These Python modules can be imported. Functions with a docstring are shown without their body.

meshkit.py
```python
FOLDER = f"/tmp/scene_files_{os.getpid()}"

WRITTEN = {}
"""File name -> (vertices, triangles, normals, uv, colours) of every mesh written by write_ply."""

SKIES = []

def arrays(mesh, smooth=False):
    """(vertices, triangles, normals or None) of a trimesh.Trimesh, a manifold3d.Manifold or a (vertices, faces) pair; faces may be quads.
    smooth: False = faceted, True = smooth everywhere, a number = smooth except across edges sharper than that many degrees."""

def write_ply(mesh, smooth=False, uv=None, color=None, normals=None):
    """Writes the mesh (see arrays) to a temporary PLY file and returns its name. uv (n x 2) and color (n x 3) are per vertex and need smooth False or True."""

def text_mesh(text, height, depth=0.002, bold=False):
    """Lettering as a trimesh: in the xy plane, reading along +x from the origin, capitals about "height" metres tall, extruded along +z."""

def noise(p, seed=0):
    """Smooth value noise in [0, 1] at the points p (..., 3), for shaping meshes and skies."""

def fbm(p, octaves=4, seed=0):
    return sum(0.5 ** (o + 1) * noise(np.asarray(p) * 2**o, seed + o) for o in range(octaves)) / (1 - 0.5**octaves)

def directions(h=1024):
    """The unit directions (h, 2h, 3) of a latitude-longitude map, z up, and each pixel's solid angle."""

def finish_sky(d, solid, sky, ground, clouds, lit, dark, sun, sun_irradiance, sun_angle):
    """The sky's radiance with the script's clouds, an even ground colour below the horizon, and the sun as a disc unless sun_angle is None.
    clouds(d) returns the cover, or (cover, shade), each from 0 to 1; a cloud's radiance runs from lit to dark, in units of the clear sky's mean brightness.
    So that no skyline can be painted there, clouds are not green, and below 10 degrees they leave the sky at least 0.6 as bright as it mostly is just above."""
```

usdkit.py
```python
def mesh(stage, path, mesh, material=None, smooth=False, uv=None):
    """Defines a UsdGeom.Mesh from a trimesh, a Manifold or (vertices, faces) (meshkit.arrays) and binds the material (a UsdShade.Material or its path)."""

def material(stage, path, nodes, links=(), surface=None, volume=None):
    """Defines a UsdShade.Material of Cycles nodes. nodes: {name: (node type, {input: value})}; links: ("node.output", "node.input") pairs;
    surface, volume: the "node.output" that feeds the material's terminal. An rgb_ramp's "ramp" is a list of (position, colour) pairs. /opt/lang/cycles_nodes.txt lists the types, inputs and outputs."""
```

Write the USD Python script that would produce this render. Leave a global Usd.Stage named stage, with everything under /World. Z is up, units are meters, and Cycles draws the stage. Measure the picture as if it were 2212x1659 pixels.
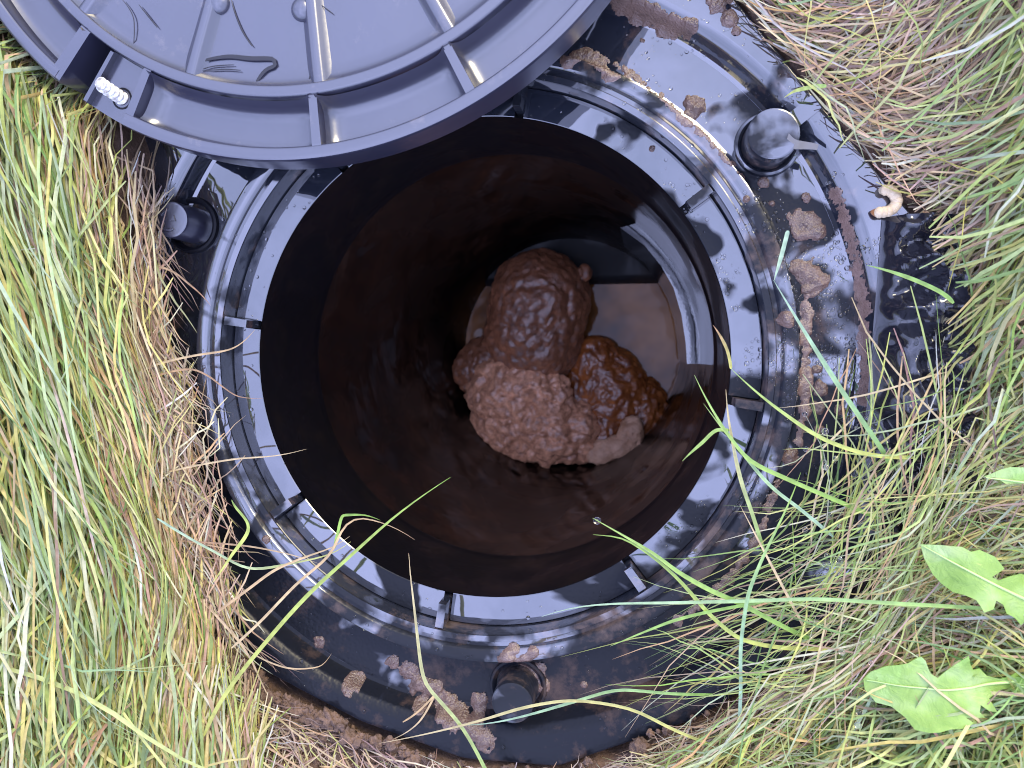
import math, numpy as np, trimesh, usdkit, meshkit, shapely
from pxr import Usd, UsdGeom, UsdLux, UsdShade, Sdf, Gf, Vt
from shapely.geometry import Polygon, Point, LineString
PI = math.pi
rng = np.random.default_rng(7)
stage = Usd.Stage.CreateInMemory()
UsdGeom.SetStageUpAxis(stage, 'Z'); UsdGeom.SetStageMetersPerUnit(stage, 1.0)
UsdGeom.Xform.Define(stage, '/World'); UsdGeom.Scope.Define(stage, '/World/Looks')

# ---------------------------------------------------------------- camera
CAM = np.array([.107, .0125, .4998])                 # the phone is held half a metre above the rim
FPX, PCX, PCY = 1671., 1106., 829.5                  # pinhole of a 2212 x 1659 picture
def _basis(nx, ny):
    d = np.array([(nx-PCX)/FPX, -(ny-PCY)/FPX, 1.]); d /= np.linalg.norm(d)
    a = np.array([d[0], d[1], -d[2]]); b = np.array([0, 0, -1.])
    v = np.cross(a, b); K = np.array([[0, -v[2], v[1]], [v[2], 0, -v[0]], [-v[1], v[0], 0]])
    R = np.eye(3) + K + K@K/(1 + a@b)
    return R@[1, 0, 0], R@[0, 1, 0], R@[0, 0, -1]
CX, CY, CF = _basis(1388, 738)
cam = UsdGeom.Camera.Define(stage, '/World/camera')
M = Gf.Matrix4d(*[float(v) for row in (np.r_[CX, 0], np.r_[CY, 0], np.r_[-CF, 0], np.r_[CAM, 1]) for v in row])
cam.AddTransformOp().Set(M)
FL = 5.0
cam.CreateFocalLengthAttr(FL); cam.CreateHorizontalApertureAttr(2212/FPX*FL); cam.CreateVerticalApertureAttr(1659/FPX*FL)
cam.CreateClippingRangeAttr(Gf.Vec2f(.02, 1000))
cam.CreateFStopAttr(1.8); cam.CreateFocusDistanceAttr(.50)
cam.CreateExposureAttr(1.5)
# ---------------------------------------------------------------- sky and sun (overcast)
SUN_EL, SUN_AZ = math.radians(36), math.radians(35)   # towards the sun, from +y towards +x
SKY, SUN = .140, .36
dome = UsdLux.DomeLight.Define(stage, '/World/sky')
skym = usdkit.material(stage, '/World/Looks/sky', {
    's': ('sky_texture', {'sky_type': 'single_scattering', 'sun_disc': False, 'sun_elevation': SUN_EL, 'sun_rotation': SUN_AZ, 'aerosol_density': 2.0}),
    'tc': ('texture_coordinate', {}), 'n': ('noise_texture', {'scale': 2.2, 'detail': 5.0, 'roughness': .55}),
    'r': ('map_range', {'from_min': .32, 'from_max': .62, 'to_min': .35, 'to_max': .95, 'clamp': True}),
    'm': ('mix', {'color2': (4.8, 5.35, 9.1)}), 'sx': ('separate_xyz', {}),
    'h': ('map_range', {'from_min': 0., 'from_max': 1., 'to_min': .42, 'to_max': 1.25, 'clamp': True}), 'cc': ('combine_color', {}), 'q': ('mix', {'mix_type': 'multiply', 'fac': 1.}),
    'b': ('background_shader', {'strength': SKY})},
    [('tc.generated', 'n.vector'), ('n.fac', 'r.value'), ('r.result', 'm.fac'), ('s.color', 'm.color1'), ('tc.generated', 'sx.vector'), ('sx.z', 'h.value'), ('h.result', 'cc.r'), ('h.result', 'cc.g'), ('h.result', 'cc.b'), ('m.color', 'q.color1'), ('cc.color', 'q.color2'), ('q.color', 'b.color')], surface='b.background')
UsdShade.MaterialBindingAPI.Apply(dome.GetPrim()).Bind(skym)
sun = UsdLux.DistantLight.Define(stage, '/World/sun')
sun.CreateNormalizeAttr(True); sun.CreateIntensityAttr(SUN); sun.CreateAngleAttr(28.0); sun.CreateColorAttr(Gf.Vec3f(1, .86, .52))
sd = np.array([math.sin(SUN_AZ)*math.cos(SUN_EL), math.cos(SUN_AZ)*math.cos(SUN_EL), math.sin(SUN_EL)])
zx = np.cross([0, 0, 1], sd); zx /= np.linalg.norm(zx); zy = np.cross(sd, zx)
sun.AddTransformOp().Set(Gf.Matrix4d(*[float(v) for row in (np.r_[zx, 0], np.r_[zy, 0], np.r_[sd, 0], [0, 0, 0, 1]) for v in row]))
for p in (dome, sun):
    p.GetPrim().SetCustomDataByKey('kind', 'structure')

# ---------------------------------------------------------------- helpers
def U(px, py, z=0.):
    """The point at height z that the photograph shows at (px, py): used to measure the place off the picture."""
    d = CF + CX*(px-PCX)/FPX - CY*(py-PCY)/FPX
    return CAM + d*((z-CAM[2])/d[2])
def UU(pts, z=0.): return np.array([U(x, y, z) for x, y in pts])
names = {}
def numbered(path):
    k = names.get(path, -1) + 1; names[path] = k
    return path if k == 0 else f'{path}_{k:03d}'
def tag(p, label=None, cat=None, group=None, kind=None):
    p = p.GetPrim() if hasattr(p, 'GetPrim') else p
    for k, v in (('label', label), ('category', cat), ('group', group), ('kind', kind)):
        if v: p.SetCustomDataByKey(k, v)
    return p
def thing(name, label, cat, loc=(0, 0, 0), group=None):
    x = UsdGeom.Xform.Define(stage, numbered('/World/' + name)); x.AddTranslateOp().Set(Gf.Vec3d(*map(float, loc)))
    tag(x, label, cat, group); x.loc = np.array(loc, float)
    return x
def obj(name, mesh, mat, parent=None, smooth=35, label=None, cat=None, group=None, kind=None, colors=None):
    base = str(parent.GetPath()) if parent is not None else '/World'
    off = getattr(parent, 'loc', np.zeros(3)) if parent is not None else np.zeros(3)
    if hasattr(mesh, 'to_mesh'):
        m = mesh.to_mesh(); mesh = (m.vert_properties[:, :3], m.tri_verts)
    if isinstance(mesh, trimesh.Trimesh): mesh = (np.array(mesh.vertices), np.array(mesh.faces))
    v, f = np.array(mesh[0], float), np.asarray(mesh[1], int)
    if parent is not None and getattr(parent, 'fit', None): v = parent.fit(v)
    v = v - off
    o = usdkit.mesh(stage, numbered(base + '/' + name), (v, f), MAT[mat], smooth=smooth)
    o.loc = off
    o.CreateDoubleSidedAttr(True)
    if colors is not None:
        UsdGeom.PrimvarsAPI(o).CreatePrimvar('tint', Sdf.ValueTypeNames.Color3fArray, 'vertex').Set(Vt.Vec3fArray.FromNumpy(np.asarray(colors, np.float32)))
    tag(o, label, cat, group, kind)
    return o
def cat_meshes(ms):
    vs, fs, n = [], [], 0
    for m in ms:
        v, f = (np.array(m.vertices), np.array(m.faces)) if isinstance(m, trimesh.Trimesh) else m
        vs.append(v); fs.append(np.asarray(f) + n); n += len(v)
    return np.vstack(vs), np.vstack(fs)
def quads(nu, nv, wrap_u=False):
    """Triangles of a (nu x nv) grid, index = u*nv + v."""
    a = np.arange(nu if wrap_u else nu-1)[:, None]; b = np.arange(nv-1)[None]
    a2 = (a+1) % nu
    q = np.stack([a*nv+b, a2*nv+b, a2*nv+b+1, a*nv+b+1], -1).reshape(-1, 4)
    return np.vstack([q[:, [0, 1, 2]], q[:, [0, 2, 3]]])
def lathe(prof, n=240, a0=0., a1=360., c=(0, 0), warp=None):
    """Surface of revolution of an open (r, z) profile; a full turn wraps."""
    full = abs(a1-a0) >= 359.99
    t = np.radians(np.linspace(a0, a1, n, endpoint=not full)); p = np.asarray(prof, float)
    v = np.stack([c[0]+p[None, :, 0]*np.cos(t)[:, None], c[1]+p[None, :, 0]*np.sin(t)[:, None], np.broadcast_to(p[None, :, 1], (n, len(p)))], -1)
    if warp is not None: v = warp(v)
    return v.reshape(-1, 3), quads(n, len(p), full)
def sector(prof, n, a0, a1, c=(0, 0)):
    """Closed (r, z) profile swept over an angle, ends capped: a solid."""
    p = np.asarray(prof, float); p = np.vstack([p, p[:1]])
    v, f = lathe(p, n, a0, a1, c)
    m = len(p); cap = trimesh.creation.triangulate_polygon(Polygon(p[:-1]), engine='earcut')
    lut = [int(np.argmin(np.abs(p[:-1]-q).sum(1))) for q in cap[0]]
    cf = np.array([[lut[i] for i in t] for t in cap[1]])
    return v, np.vstack([f, cf, cf[:, ::-1] + (n-1)*m])
def rounded(r0, r1, z0, z1, b=.0012, k=3):
    """Closed profile of a bar with its two upper edges rounded."""
    t = np.linspace(0, PI/2, k+1)
    up = [(r1-b+b*math.cos(a), z1-b+b*math.sin(a)) for a in t] + [(r0+b-b*math.sin(a), z1-b+b*math.cos(a)) for a in t]
    return [(r0, z0), (r1, z0)] + up
def tube(pts, rad, sides=8, caps=True):
    p = np.asarray(pts, float); r = np.broadcast_to(rad, (len(p),))
    t = np.gradient(p, axis=0); t /= np.linalg.norm(t, axis=1, keepdims=True)+1e-12
    a = np.cross(t, np.where(np.abs(t[:, 2:]) < .9, [0, 0, 1.], [1., 0, 0])); a /= np.linalg.norm(a, axis=1, keepdims=True)+1e-12
    b = np.cross(a, t); g = np.arange(sides+1)*2*PI/sides
    v = p[:, None]+r[:, None, None]*(np.cos(g)[None, :, None]*a[:, None]+np.sin(g)[None, :, None]*b[:, None])
    f = quads(len(p), sides+1)
    return v.reshape(-1, 3), f
def spline(pts, n):
    from scipy.interpolate import CubicSpline, PchipInterpolator
    p = np.asarray(pts, float); d = np.r_[0, np.cumsum(np.linalg.norm(np.diff(p, axis=0), axis=1))]
    return PchipInterpolator(d, p, axis=0)(np.linspace(0, d[-1], n))
def fbm(p, o=4, s=0): return meshkit.fbm(p, o, s)
def smooth01(x): x = np.clip(x, 0, 1); return x*x*(3-2*x)
def rpoly(poly, th):
    """Distance from the origin to a star-shaped outline at each angle."""
    P = Polygon(poly); out = []
    for t in th:
        g = P.exterior.intersection(LineString([(0, 0), (3*math.cos(t), 3*math.sin(t))]))
        q = np.array(shapely.get_coordinates(g)); out.append(np.hypot(q[:, 0], q[:, 1]).max())
    return np.array(out)

# ---------------------------------------------------------------- materials
MAT = {}
def mat(key, nodes, links, surface='p.BSDF'):
    MAT[key] = usdkit.material(stage, '/World/Looks/' + key, nodes, links, surface=surface); return MAT[key]
def plastic(key, base, dirt, dirt_lo, dirt_hi, r_wet=.04, r_dry=.38, wet_lo=.42, wet_hi=.56, bead=.35, bead_scale=420., film=.10, ior=1.75, wet_scale=16., ior_dry=None, lean=(0., 0.), dirt_lean=(0., 0.)):
    """Black plastic: mirror-smooth where a film of water lies, beaded, duller and less reflective where it has run off, dried mud in patches. lean: towards where the water stands."""
    mat(key, {'g': ('geometry', {}), 'l': ('vector_math', {'math_type': 'dot_product', 'vector2': (-lean[0], -lean[1], 0.)}), 'la': ('math', {'math_type': 'add'}),
        'l2': ('vector_math', {'math_type': 'dot_product', 'vector2': (dirt_lean[0], dirt_lean[1], 0.)}), 'da': ('math', {'math_type': 'add'}),
        'nw': ('noise_texture', {'scale': wet_scale, 'detail': 3.5, 'roughness': .46, 'distortion': .4}),
        'w': ('map_range', {'from_min': wet_lo, 'from_max': wet_hi, 'to_min': 0., 'to_max': 1., 'clamp': True}),
        'rg': ('map_range', {'from_min': 0., 'from_max': 1., 'to_min': r_wet, 'to_max': r_dry}),
        'io': ('map_range', {'from_min': 0., 'from_max': 1., 'to_min': ior, 'to_max': ior_dry or ior}),
        'nd': ('noise_texture', {'scale': 38., 'detail': 7.0, 'roughness': .68}),
        'd': ('map_range', {'from_min': dirt_lo, 'from_max': dirt_hi, 'to_min': 0., 'to_max': 1., 'clamp': True}),
        'c': ('mix', {'color1': base, 'color2': dirt}),
        'vb': ('voronoi_texture', {'scale': bead_scale, 'feature': 'smooth_f1'}),
        'hb': ('math', {'math_type': 'multiply'}), 'nf': ('noise_texture', {'scale': 30., 'detail': 2.0}),
        'b1': ('bump', {'strength': film, 'distance': .004}), 'b2': ('bump', {'strength': bead, 'distance': .0012}),
        'p': ('principled_bsdf', {'specular_ior_level': .5})},
        [('g.position', 'nw.vector'), ('g.position', 'nd.vector'), ('g.position', 'vb.vector'), ('g.position', 'nf.vector'), ('g.position', 'l.vector1'), ('g.position', 'l2.vector1'),
         ('nw.fac', 'la.value1'), ('l.value', 'la.value2'), ('la.value', 'w.value'), ('w.result', 'rg.value'), ('w.result', 'io.value'), ('io.result', 'p.ior'),
         ('nd.fac', 'da.value1'), ('l2.value', 'da.value2'), ('da.value', 'd.value'), ('d.result', 'c.fac'), ('c.color', 'p.base_color'), ('rg.result', 'p.roughness'),
         ('vb.distance', 'hb.value1'), ('w.result', 'hb.value2'), ('nf.fac', 'b1.height'), ('b1.normal', 'b2.normal'), ('hb.value', 'b2.height'), ('b2.normal', 'p.normal')])
BLK = (.006, .007, .010)
plastic('black_plastic', BLK, (.060, .039, .031), .58, .76, r_wet=.03, r_dry=.30, wet_lo=.485, wet_hi=.53, bead=.16, film=.12, ior=2.5, ior_dry=1.28, lean=(-.10, .75), wet_scale=19., dirt_lean=(.12, -.20))
plastic('ledge_plastic', BLK, (.060, .039, .031), .66, .80, r_wet=.03, wet_lo=.56, wet_hi=.60, film=.09, bead=.15, wet_scale=17., ior=2.5, ior_dry=1.28, lean=(-.25, .1))
plastic('ring_plastic', (.008, .009, .012), (.085, .060, .050), .54, .72, r_wet=.06, r_dry=.34, wet_lo=.46, wet_hi=.56, bead=.2, bead_scale=330., wet_scale=34., ior=2.4, ior_dry=1.32, lean=(-.25, .30), dirt_lean=(.25, -.15))
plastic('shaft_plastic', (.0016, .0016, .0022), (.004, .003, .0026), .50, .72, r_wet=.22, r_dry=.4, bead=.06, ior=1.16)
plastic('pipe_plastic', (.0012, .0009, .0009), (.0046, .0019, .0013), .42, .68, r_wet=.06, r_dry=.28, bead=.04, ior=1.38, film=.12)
plastic('base_plastic', (.005, .005, .007), (.03, .018, .012), .64, .76, r_wet=.02, r_dry=.08, bead=.015, ior=2.3, film=.03)
plastic('bench_plastic', (.004, .004, .005), (.012, .008, .006), .5, .7, r_wet=.35, r_dry=.6, bead=.1, ior=1.3)
plastic('lid_plastic', (.012, .012, .020), (.10, .085, .085), .60, .84, r_wet=.14, r_dry=.28, wet_lo=.3, wet_hi=.6, bead=.02, film=.06, ior=2.2, wet_scale=8.)
def simple(key, col, rough, ior=1.5, **kw):
    mat(key, {'p': ('principled_bsdf', {'base_color': col, 'roughness': rough, 'ior': ior, **kw})}, [])
simple('black_hollow', (.005, .005, .007), .45, 1.3)
simple('grey_tag', (.13, .125, .12), .4)
simple('dark_reflection', (.012, .012, .016), .45, 1.5)  # colour for the dark reflections painted on the wet lid
def earthy(key, c1, c2, rough, scale=60., bump=.6, ior=1.45, dist=.002):
    mat(key, {'g': ('geometry', {}), 'n': ('noise_texture', {'scale': scale, 'detail': 8.0, 'roughness': .65}),
        'r': ('rgb_ramp', {'ramp': [(.3, c1), (.7, c2)]}), 'n2': ('noise_texture', {'scale': scale*7, 'detail': 4.0, 'roughness': .6}),
        'rr': ('map_range', {'from_min': .35, 'from_max': .65, 'to_min': rough[0], 'to_max': rough[1], 'clamp': True}),
        'b': ('bump', {'strength': bump, 'distance': dist}), 'p': ('principled_bsdf', {'ior': ior})},
        [('g.position', 'n.vector'), ('g.position', 'n2.vector'), ('n.fac', 'r.fac'), ('r.color', 'p.base_color'), ('n2.fac', 'b.height'), ('b.normal', 'p.normal'), ('n.fac', 'rr.value'), ('rr.result', 'p.roughness')])
earthy('wet_mud', (.050, .029, .020), (.125, .076, .056), (.03, .18), 90., .7, 1.75)
earthy('thin_mud', (.075, .045, .033), (.16, .102, .080), (.04, .22), 120., .5, 1.75)
earthy('soil', (.045, .028, .018), (.16, .095, .060), (.6, .9), 70., .8)
earthy('crumb', (.060, .036, .024), (.20, .125, .085), (.45, .8), 110., .8)
def soggy(key, c1, c2, rough, scale):
    mat(key, {'g': ('geometry', {}), 'n': ('noise_texture', {'scale': scale, 'detail': 9.0, 'roughness': .7}), 'r': ('rgb_ramp', {'ramp': [(.32, c1), (.68, c2)]}),
        'n2': ('noise_texture', {'scale': 190., 'detail': 6.0, 'roughness': .65, 'distortion': 1.2}), 'v': ('voronoi_texture', {'scale': 150., 'feature': 'f1'}),
        'b': ('bump', {'strength': .6, 'distance': .002}), 'b2': ('bump', {'strength': .15, 'distance': .003}), 'b3': ('bump', {'strength': .14, 'distance': .002}),
        'p': ('principled_bsdf', {'roughness': rough, 'ior': 1.5, 'coat_weight': .55, 'coat_roughness': .13, 'coat_ior': 1.5})},
        [('g.position', 'n.vector'), ('g.position', 'n2.vector'), ('g.position', 'v.vector'), ('n.fac', 'r.fac'), ('r.color', 'p.base_color'), ('n2.fac', 'b.height'), ('v.distance', 'b2.height'), ('b.normal', 'b2.normal'), ('b2.normal', 'p.normal'), ('n2.fac', 'b3.height'), ('b3.normal', 'p.coat_normal')])
soggy('sewage_dark', (.06, .020, .009), (.21, .080, .038), .42, 110.)
soggy('sewage_tan', (.15, .055, .026), (.66, .32, .18), .5, 120.)
soggy('sewage_wet', (.08, .018, .004), (.27, .082, .020), .2, 75.)
earthy('paper_pulp', (.30, .15, .08), (.62, .37, .24), (.3, .6), 60., .6)
earthy('larva_skin', (.46, .34, .20), (.62, .50, .33), (.3, .5), 160., .25)
earthy('larva_head', (.22, .09, .03), (.30, .13, .05), (.3, .4), 160., .2)
mat('murky_water', {'g': ('geometry', {}), 'n': ('noise_texture', {'scale': 14., 'detail': 3.0}),
    'r': ('rgb_ramp', {'ramp': [(.34, (.035, .014, .006)), (.5, (.16, .062, .017)), (.66, (.30, .13, .042))]}),
    'n2': ('noise_texture', {'scale': 25., 'detail': 2.0}), 'b': ('bump', {'strength': .08, 'distance': .004}),
    'p': ('principled_bsdf', {'roughness': .02, 'ior': 1.33})},
    [('g.position', 'n.vector'), ('n.fac', 'r.fac'), ('r.color', 'p.base_color'), ('g.position', 'n2.vector'), ('n2.fac', 'b.height'), ('b.normal', 'p.normal')])
mat('clear_water', {'p': ('principled_bsdf', {'base_color': (1, 1, 1), 'transmission_weight': 1., 'roughness': .0, 'ior': 1.33})}, [])
mat('screw_metal', {'g': ('geometry', {}), 'n': ('noise_texture', {'scale': 420., 'detail': 5.0}), 'r': ('rgb_ramp', {'ramp': [(.35, (.30, .27, .22)), (.62, (.75, .74, .70))]}),
    'p': ('principled_bsdf', {'metallic': .6, 'roughness': .42})}, [('g.position', 'n.vector'), ('n.fac', 'r.fac'), ('r.color', 'p.base_color')])
def blade_mat(key, spec=.35, trans=.25):
    mat(key, {'a': ('attribute', {'attribute': 'tint'}), 'g': ('geometry', {}), 'n': ('noise_texture', {'scale': 240., 'detail': 3.0}),
        'h': ('map_range', {'from_min': .3, 'from_max': .7, 'to_min': .82, 'to_max': 1.14}), 'm': ('mix', {'mix_type': 'multiply', 'fac': 1.}),
        'cc': ('combine_color', {}),
        'p': ('principled_bsdf', {'roughness': .38, 'ior': 1.42}), 't': ('translucent_bsdf', {}), 'x': ('mix_closure', {'fac': trans})},
        [('g.position', 'n.vector'), ('n.fac', 'h.value'), ('h.result', 'cc.r'), ('h.result', 'cc.g'), ('h.result', 'cc.b'), ('a.color', 'm.color1'), ('cc.color', 'm.color2'),
         ('m.color', 'p.base_color'), ('m.color', 't.color'), ('p.BSDF', 'x.closure1'), ('t.BSDF', 'x.closure2')], surface='x.closure')
blade_mat('grass_green'); blade_mat('grass_dry', trans=.12)
mat('dandelion_leaf', {'g': ('geometry', {}), 'n': ('noise_texture', {'scale': 45., 'detail': 5.0}), 'r': ('rgb_ramp', {'ramp': [(.3, (.22, .37, .06)), (.5, (.32, .49, .11)), (.7, (.45, .58, .24))]}),
    'v': ('noise_texture', {'scale': 130., 'detail': 4.0, 'roughness': .6, 'distortion': .8}), 'b': ('bump', {'strength': .7, 'distance': .002}),
    'p': ('principled_bsdf', {'roughness': .35, 'ior': 1.5}), 't': ('translucent_bsdf', {}), 'x': ('mix_closure', {'fac': .3})},
    [('g.position', 'n.vector'), ('g.position', 'v.vector'), ('v.fac', 'b.height'), ('b.normal', 'p.normal'), ('n.fac', 'r.fac'), ('r.color', 'p.base_color'), ('r.color', 't.color'), ('p.BSDF', 'x.closure1'), ('t.BSDF', 'x.closure2')], surface='x.closure')
simple('leaf_vein', (.42, .58, .20), .4)
plastic('sheet_plastic', (.005, .005, .007), (.06, .04, .03), .70, .85, r_wet=.06, r_dry=.22, bead=.06, film=.2, ior=1.8)

# ================================================================ LARGE STRUCTURE
# frame levels (metres, rim top = 0): where the surface stands at distance r from the middle of the opening
FR = np.array([.1630, .1640, .1822, .1835, .1840, .1846, .1885, .1895, .1922, .1936, .1950, .2000, .2022, .2036, .2050, .2080, .2395, .2420, .2440, .2462, .2480, .2515, .2535, .40])
FZ = np.array([-.0175, -.016, -.016, -.016, -.002, -.0003, 0, -.0022, -.0024, -.0004, .0009, .0011, .0002, -.0080, -.0135, -.0155, -.0160, -.0152, -.0120, -.0050, -.0030, -.0008, 0, 0])
def frame_z(r): return np.interp(r, FR, FZ)
# outline of the frame's flange and of the bare patch in the turf
flange_px = [(1380, -300), (1560, -40), (1592, 0), (1780, 228), (1990, 485), (2020, 640), (1990, 900), (1900, 1200), (1760, 1400), (1500, 1556), (1205, 1657), (1000, 1640), (780, 1560), (560, 1445), (360, 1260), (250, 1000), (200, 760), (230, 400), (330, 100), (560, -250), (1000, -420)]
clear_px = [(1380, -300), (1560, -40), (1592, 0), (1780, 228), (1990, 485), (2030, 640), (2010, 900), (1945, 1200), (1790, 1420), (1515, 1562), (1210, 1678), (1000, 1655), (780, 1600), (590, 1500), (500, 1370), (455, 1270), (385, 1130), (395, 960), (335, 740), (322, 560), (328, 330), (250, 150), (560, -250), (1000, -420)]
FLANGE = UU(flange_px)[:, :2]; CLEAR = UU(clear_px)[:, :2]
NT = 720
TH = np.linspace(0, 2*PI, NT, endpoint=False)
RFL = rpoly(FLANGE, TH); RFL = np.convolve(np.r_[RFL[-4:], RFL, RFL[:4]], np.ones(5)/5, 'same')[4:-4]
RCL = rpoly(CLEAR, TH)
RCL = RCL + .004*(fbm(np.stack([np.cos(TH)*18, np.sin(TH)*18, TH*0], -1), 3, 4)-.5)*2
def r_clear(x, y): return np.interp(np.arctan2(y, x) % (2*PI), np.r_[TH, 2*PI], np.r_[RCL, RCL[0]])
def left_w(x, y):
    t = np.degrees(np.arctan2(y, x)) % 360
    return smooth01((t-80)/30)*smooth01((252-t)/26)
def ground_z(x, y):
    """Height of the soil: a cut bank on the left, gently rising ground elsewhere."""
    r = np.hypot(x, y); d = r-r_clear(x, y); w = left_w(x, y)
    h = w*(.034*smooth01(d/.008)+.018*smooth01(d/.16)) + (1-w)*(.004+.030*smooth01(d/.20))
    lw = smooth01((.262-np.hypot(x+.1008, y-.3665))/.02); h = h*(1-lw)+np.minimum(h, .030)*lw
    p = np.stack([x*1., y*1., 0*x], -1)
    return h-.008 + .010*(fbm(p*38, 4, 11)-.5) + .05*(fbm(p*1.1, 3, 5)-.5)*smooth01((r-.5)/1.5)

# ground: one sheet from the cut round the chamber out to the horizon
rows = [(-.004, -.06), (0, -.024)]
dist = np.r_[np.linspace(.002, .30, 60), np.geomspace(.32, 60, 40)]
V = []
for a in rows:
    rr = RCL+a[0]; V.append(np.stack([rr*np.cos(TH), rr*np.sin(TH), np.full(NT, a[1])], -1))
for d in dist:
    rr = RCL+d; x, y = rr*np.cos(TH), rr*np.sin(TH); V.append(np.stack([x, y, ground_z(x, y)], -1))
V = np.stack(V, 1)
obj('ground', (V.reshape(-1, 3), quads(NT, V.shape[1], True)), 'soil', smooth=True, kind='structure')

# ---- frame of the chamber
frame = thing('inspection_chamber', 'open wet black plastic inspection chamber with muddy rings and a deep brown shaft', 'inspection chamber')
n = 480
def seg(lo, hi, extra=()):
    m = (FR >= lo-1e-9) & (FR <= hi+1e-9); return list(zip(FR[m], FZ[m]))
obj('raised_ring', lathe([(.1835, -.030)]+seg(.1835, .2050), n), 'ring_plastic', frame, smooth=50)
def wavy(v):
    v = v.copy(); v[..., 2] += .0007*(fbm(v*[14, 14, 0], 3, 2)-.5); return v
obj('lid_seat', lathe(seg(.2050, .2395), n, warp=wavy), 'black_plastic', frame, smooth=True)
obj('seat_wall', lathe(seg(.2395, .2535), n), 'black_plastic', frame, smooth=40)
fr_rows = [np.full(NT, .2535)] + [.2535+(RFL-.2555)*k for k in (.25, .5, .75, 1.)] + [RFL-.0005, RFL, RFL]
fz_rows = [0., 0., 0., 0., 0., -.0006, -.002, -.05]
V = np.stack([np.stack([a*np.cos(TH), a*np.sin(TH), np.full(NT, z)], -1) for a, z in zip(fr_rows, fz_rows)], 1)
V[:, 1:5, 2] += .0010*(fbm(V[:, 1:5]*[9, 9, 0], 3, 8)-.5)
obj('flange', (V.reshape(-1, 3), quads(NT, V.shape[1], True)), 'black_plastic', frame, smooth=40)
DIV = [36, -9, -54, -99, -144, 171, 126, 81]
for a in DIV:                                             # ledge pads between the little walls
    b = a+45
    prof = [(.1630, -.034), (.1832, -.034), (.1832, -.0168), (.1826, -.016), (.1638, -.016), (.1632, -.0164), (.1630, -.0172)]
    obj('ledge_pad', sector(prof, 46, a+1.2, b-.95), 'ledge_plastic', frame, smooth=30)
    w = .9
    obj('divider', sector(rounded(.1665, .1838, -.034, -.0008, .0008), 5, a-w, a+w), 'ring_plastic', frame, smooth=30)
    obj('slot_floor', sector([(.1632, -.036), (.1832, -.036), (.1832, -.024), (.1632, -.024)], 6, a-1.3, a+1.8), 'black_hollow', frame, smooth=30)
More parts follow.
